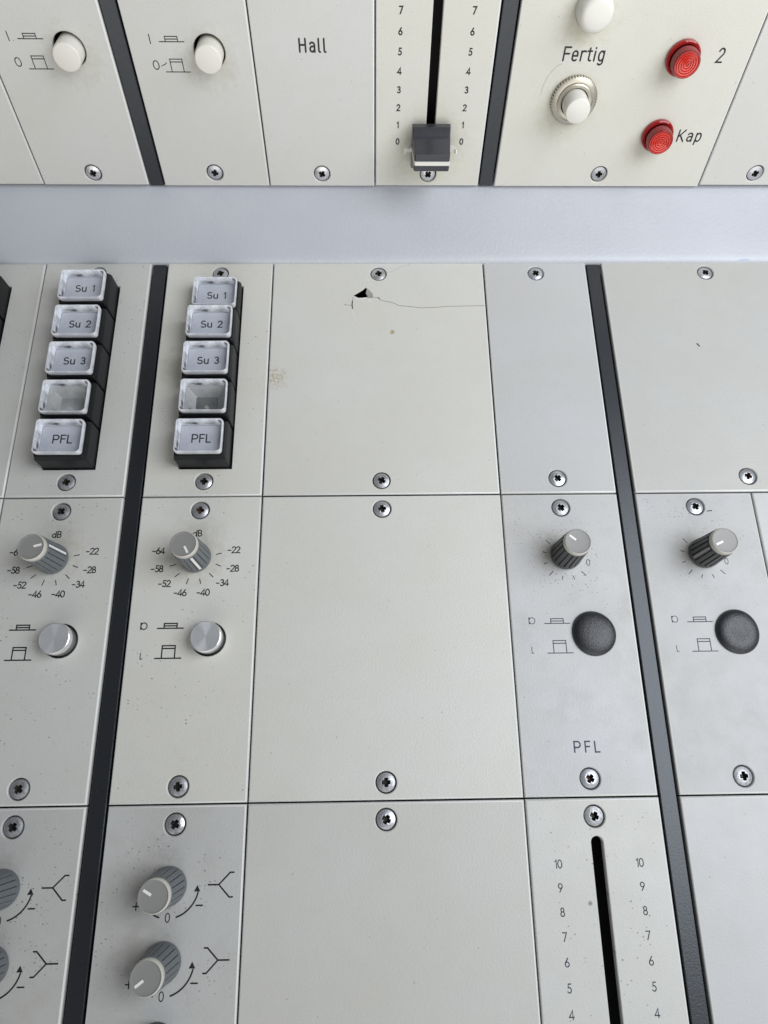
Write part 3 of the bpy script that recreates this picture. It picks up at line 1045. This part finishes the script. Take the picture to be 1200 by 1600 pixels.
key_rows = [('Su 1', -17.45), ('Su 2', -32.35), ('Su 3', -47.25), ('', -62.15), ('PFL', -77.0)]
for i, xk, lab, col, press in ((0, -65.9, 'grey panel at the left photo edge showing only the black side of its keys', GREY, ()),
                               (1, -25.7, 'grey panel with five full-height clear-capped keys left of the long black bar', GREY, ()),
                               (2, 20.25, 'beige grey panel with five clear-capped keys, Su 1 pressed down', WARM, ('Su 1',))):
    x0, x1 = LX[i]
    m = low_mod('key_panel', x0, x1, YA, col, lab, 'panel', 10 + i, [rect(xk - 9.05, xk + 9.05, -84.5, -9.95)], [(xk - 12, -45, 10, (0.38, 0.35, 0.26), .4)] if i == 2 else (), group='panels with a column of keys', specks=.6, grime=.15)
    if i:
        m.screw(xk, -4.3)
        m.screw(xk, -89.0)
    for txt, y in key_rows:
        z = -4.0 if txt in press else rng.uniform(-.25, .15)
        put_copy(KEYS['cloudy' if i < 2 and not txt else txt], m.root, m.P(xk + rng.uniform(-.12, .12), y, z), rng.uniform(-.006, .006), tilt=(rng.uniform(-.012, .012), rng.uniform(-.012, .012)))
    m.plate(hbev=.2)

# blank with the puncture
hole = [(70.4, -14.2), (72.4, -12.8), (74.1, -11.6), (75.0, -10.6), (75.8, -11.2), (76.8, -12.2), (77.7, -13.6), (77.8, -15.1), (76.6, -15.4), (75.3, -15.0), (74.2, -15.2), (72.5, -15.3)]
m = low_mod('blank_panel', 40.05, 120.25, YA, WARML, 'wide beige blank panel with a torn puncture and a crack near its top', 'panel', 14, [hole],
            [(42.6, -49.5, 5.2, (0.36, 0.28, 0.15), .75), (84.9, -30.5, 1.1, (0.36, 0.27, 0.13), .9)], specks=.75)
m.screw(80.1, -4.5)
m.screw(80.1, -89.2)
m.lines('crack', [[(77.7, -15.0), (79.0, -15.2), (80.2, -15.4), (80.5, -16.3), (82.6, -16.9), (84.4, -17.3), (86.0, -17.9), (87.4, -18.8), (89.0, -19.0), (91.1, -19.2), (96, -19.9), (101, -19.7), (106, -19.2), (112, -19.1), (119.6, -19.0)]], .15, M_CRACK)
m.lines('crack', [[(70.0, -18.7), (68.4, -18.6), (67.0, -18.2)], [(70.5, -15.2), (70.1, -17.5), (70.2, -20.4)]], .13, M_CRACK)
m.lines('crack', [[(70.2, -16.8), (70.05, -18.4), (70.25, -20.0)], [(79.9, -15.3), (80.3, -15.7)]], .42, M_CRACK)
m.lines('paint_chip', [[(71.6, -15.75), (73.0, -15.7), (74.4, -15.8), (75.2, -15.5)], [(76.2, -15.9), (76.9, -16.9)]], .42, simple('bared_undercoat', (0.72, 0.72, 0.70), .5))
m.lines('scratch', [[(70.2, -20.6), (70.5, -22.6), (71.6, -26.4)]], .14, M_SCRATCH)
m.lines('scratch', [[(83.2, -4.3), (85.4, -3.2), (89.0, -1.2), (92.5, -.1)]], .13, simple('faint_pale_scratch', (0.40, 0.40, 0.37), .6))
mb = MB()   # the torn sheet bent inwards on the right of the hole
fl = [(75.7, -11.1, -.12), (76.8, -12.2, -.12), (77.7, -13.6, -.12), (77.8, -15.1, -.12), (76.5, -15.4, -.12), (75.2, -12.9, -.55), (75.9, -14.2, -.75), (75.4, -15.0, -.5)]
mb.add([(x - m.ox, y - m.oy, z) for x, y, z in fl], [(0, 5, 1), (1, 5, 6), (1, 6, 2), (2, 6, 3), (3, 6, 4), (4, 6, 7)], 0, False)
m.part('torn_flap', mb, simple('torn_sheet', (0.36, 0.355, 0.33), .55))
m.plate(hbev=.12, thick=.55)

m = low_mod('blank_panel', 120.25, 159.8, YA, COOL, 'narrow bluish grey blank panel left of the blue-sheened black bar, above the PFL knob', 'panel', 15, specks=.6, dz=.05)
m.screw(140.1, -4.4)
m.screw(140.1, -88.9)
m.plate()
m = low_mod('blank_panel', 165.7, 245.7, YA, (0.478, 0.476, 0.460), 'wide clean grey blank panel at the right photo edge under the rail', 'panel', 16, specks=.7, dz=.2)
m.screw(205.55, -4.3)
m.screw(205.55, -88.7)
m.lines('dirt_fleck', [[(196.9, -36.0), (197.6, -37.0)]], .55, M_CRACK)
m.plate()

# ================================================================== LOWER ROW B (gain knobs)
m = low_mod('blank_panel', -91.7, -45.7, YB, GREY, 'sliver of blank grey panel at the left photo edge beside the dB knob', 'panel', 20)
m.plate()

db = [('-64', 7.5, -113.3), ('-58', 7.6, -119.3), ('-52', 10.4, -124.2), ('-46', 15.6, -127.2), ('-40', 22.9, -127.2), ('-34', 28.8, -124.1), ('-28', 31.8, -119.4), ('-22', 31.9, -113.2)]
dbt = [((11.6, -118.5), (13.3, -117.9)), ((13.5, -122.0), (14.8, -120.9)), ((17.3, -124.4), (17.8, -122.7)), ((21.8, -124.3), (21.4, -122.8)), ((25.6, -122.2), (24.4, -121.0)), ((27.8, -118.6), (26.3, -118.0)), ((27.8, -114.3), (26.2, -114.7)), ((11.8, -114.3), (13.2, -114.7))]
for i, dx, ang, lab in ((1, -45.7, 14, 'dB knob panel left of the long black bar, its white pointer turned right'),
                        (2, 0, -62, 'dB knob panel right of the long black bar, its white pointer turned down')):
    x0, x1 = LX[i]
    m = low_mod('gain_panel', x0, x1, YB, WARM if i == 2 else GREYD, lab, 'panel', 20 + i, [circle(25.6 + dx, -142, 5.3)], [(19.8 + dx, -114, 12, (0.38, 0.35, 0.27), .4)], specks=.6, grime=.2, group='panels with a dB knob and a metal push button')  # patch round the knob: grime and painted contact shade in one
    m.screw(19.8 + dx, -99.4)
    m.screw(19.75 + dx, -184.5)
    put_copy(KNOB, m.root, m.P(19.75 + dx, -115.8), radians(ang), tilt=(.01, -.02))
    put_copy(ALU, m.root, m.P(25.65 + dx, -141.95))
    for tx, x, y in db:
        m.text(tx, 2.0, .37, x + dx, y, sx=1.08, gap=.03)
    m.text('dB', 2.0, .36, 19.65 + dx, -107.4, name='word_print', sx=1.08, gap=.08)
    m.lines('tick_print', [[(a[0] + dx, a[1]), (b[0] + dx, b[1])] for a, b in dbt], .30)
    icon_pair(m, 13.5 + dx, -138.5, -147.75, .42)
    m.text('o', 2.05, .34, 5.2 + dx, -137.75, name='symbol_print')
    m.text('j', 1.75, .28, 5.25 + dx, -147.0, name='symbol_print')
    m.plate()

m = low_mod('blank_panel', 40.05, 120.25, YB, WARML, 'large empty beige panel in the middle, between the dB knob and the PFL panel', 'panel', 23, specks=.6)
m.screw(80.1, -99.4)
m.screw(80.1, -184.3)
m.plate()

tk = [((134.0, -110.9), (135.2, -112.2)), ((132.6, -114.9), (133.7, -115.2)), ((132.6, -118.9), (133.6, -118.6)), ((134.0, -122.8), (135.3, -121.5)), ((138.0, -124.2), (138.4, -123.1)), ((142.1, -124.1), (141.7, -123.1)), ((145.9, -122.9), (144.6, -121.6))]
for i, dx, ang, lab in ((4, 0, 140, 'panel with dark knob and black dome, lettered PFL, left of the blue-sheened bar'),
                        (5, 45.6, 203, 'panel with dark knob and black dome, without PFL lettering, right of the blue-sheened bar')):
    x0, x1 = LX[i]
    m = low_mod('gain_panel', x0, x1, YB, COOL if i == 4 else COOLD, lab, 'panel', 20 + i, [], [(136.5 + dx, -114, 8, (0.33, 0.30, 0.24), .45)], specks=.8, grime=.8, focus=(137 + dx, -114, 34), group='panels with a dark knob and a black dome')  # patch beside the knob holds grime and its painted contact shade
    m.screw(140.05 + dx, -99.5)
    m.screw(140.15 + dx, -184.2)
    put_copy(KNOBD, m.root, m.P(139.95 + dx, -116.0), radians(ang), tilt=(0, .01))
    put_copy(DOMES[i - 4], m.root, m.P(146.2 + dx, -141.7), .4 * i)
    ink = M_INKBLUE
    m.lines('tick_print', [[(a[0] + dx, a[1]), (b[0] + dx, b[1])] for a, b in tk], .26, ink)
    m.text('0', 2.0, .22, 147.1 + dx, -118.6, ink=ink)
    icon_pair(m, 135.0 + dx, -138.4, -147.65, .28, ink, dx=.1)
    m.text('o', 2.0, .22, 127.0 + dx, -137.5, ink=ink, name='symbol_print')
    m.text('j', 1.85, .22, 126.5 + dx, -146.7, ink=ink, name='symbol_print')
    if i == 4:
        m.text('PFL', 3.0, .44, 140.25, -175.35, ink=M_INKBLUE, name='word_print', gap=.30, sx=.98)
    else:
        m.lines('dirt_fleck', [[(189.3, -101.2), (190.9, -101.0)]], .35, M_CRACK)
    m.plate()
m = low_mod('blank_panel', 205.7, 245.7, YB, COOL, 'thin slice of blank panel at the right photo edge beside the dark knob', 'panel', 26)
m.plate()

# ================================================================== LOWER ROW C (tone knobs, fader)
TSHADE = (0.30, 0.28, 0.24)  # shade left of the tone knobs, painted into the panel colour
for i, dx, angs, lab in ((1, -45.7, (100, 240, 60), 'tone control panel cut by the photo edge, left of the long black bar'),
                         (2, 0, (150, 216, 80), 'tone control panel with whole knobs right of the long black bar')):
    x0, x1 = LX[i]
    m = low_mod('tone_panel', x0, x1, YC, (0.500, 0.498, 0.488), lab, 'panel', 30 + i, [], [(14 + dx, -207, 10, TSHADE, .35), (14 + dx, -226, 10, TSHADE, .4), (20 + dx, -238, 7, (0.62, 0.62, 0.62), .35)], specks=1.0, grime=.6, focus=(15 + dx, -212, 42), group='panels with tone knobs')  # base colour also darkened for the shade over the near row
    m.screw(19.7 + dx, -194.5)
    for k, (y, a) in enumerate(zip((-210.0, -228.3, -246.6), angs)):
        put_copy(KNOB if k < 2 else KNOBD, m.root, m.P(19.45 + dx, y), radians(a), tilt=(rng.uniform(-.02, .02), rng.uniform(-.02, .02)))
        cx = 19.7 + dx
        m.lines('scale_print', [[(cx + 8.1 * cos(radians(q)), y + 8.1 * sin(radians(q))) for q in range(-73, -9, 4)]], .44)
        m.lines('scale_print', [[(cx + 8.1 * cos(radians(q)), y + 8.1 * sin(radians(q))) for q in range(253, 209, -4)]], .44)
        mb = MB()
        mb.add([(cx + 7.6 - m.ox, y - m.oy, .05), (cx + 6.75 - m.ox, y - 1.6 - m.oy, .05), (cx + 8.5 - m.ox, y - 1.6 - m.oy, .05)], [(0, 1, 2)], 0, False)
        m.part('arrow_print', mb, M_INK)
        m.text('0', 2.15, .28, cx, y - 7.85)
        m.text('+', 1.75, .34, cx - 8.85, y - 5.0, name='symbol_print')
        m.lines('symbol_print', [[(cx + 7.6, y - 5.0), (cx + 9.3, y - 5.0)]], .40)
        x = 30.3 + dx
        if k == 0:
            sy = [[(x, y), (x + 2.9, y), (x + 5.9, y + 3.0), (x + 6.9, y + 3.0)], [(x + 2.9, y), (x + 5.9, y - 3.1), (x + 6.8, y - 3.1)]]
        else:
            sy = [[(x, y + 3.1), (x + .85, y + 3.1), (x + 3.8, y + .2), (x + 6.8, y + .2)], [(x, y - 2.8), (x + .85, y - 2.8), (x + 3.8, y + .2)]]
        m.lines('symbol_print', sy, .42)
    m.plate()
m = low_mod('blank_panel', 40.05, 120.25, YC, (0.545, 0.539, 0.512), 'empty beige panel at the bottom centre beside the fader slot', 'panel', 33, specks=.6)  # beige darkened: shade of the person standing there, put into the colour
m.screw(79.95, -194.2)
m.plate()
m = low_mod('fader_panel', 120.25, 159.8, YC, (0.56, 0.56, 0.535), 'lower fader panel with empty black slot numbered 10 down to 4', 'panel', 34, [stadium(140.1, -279, -199.5, 1.7)], [(136.3, -216.5, .75, (0.14, 0.12, 0.09), .8)], specks=.6, grime=.2)
m.screw(140.1, -194.3)
for k in range(11):
    y = -206.5 - 5.98 * k
    m.text(str(10 - k), 2.05, .29, 128.4, y, ink=M_INKBLUE)
    m.text(str(10 - k), 2.05, .29, 151.6 - .06 * k, y, ink=M_INKBLUE)
m.plate()
m = low_mod('blank_panel', 165.7, 245.7, YC, COOL, 'pale blank panel in the bottom right corner right of the blue-sheened bar', 'panel', 35, specks=.6)
m.plate()

# prototypes served their purpose
for o in PROTO:
    bpy.data.objects.remove(o)
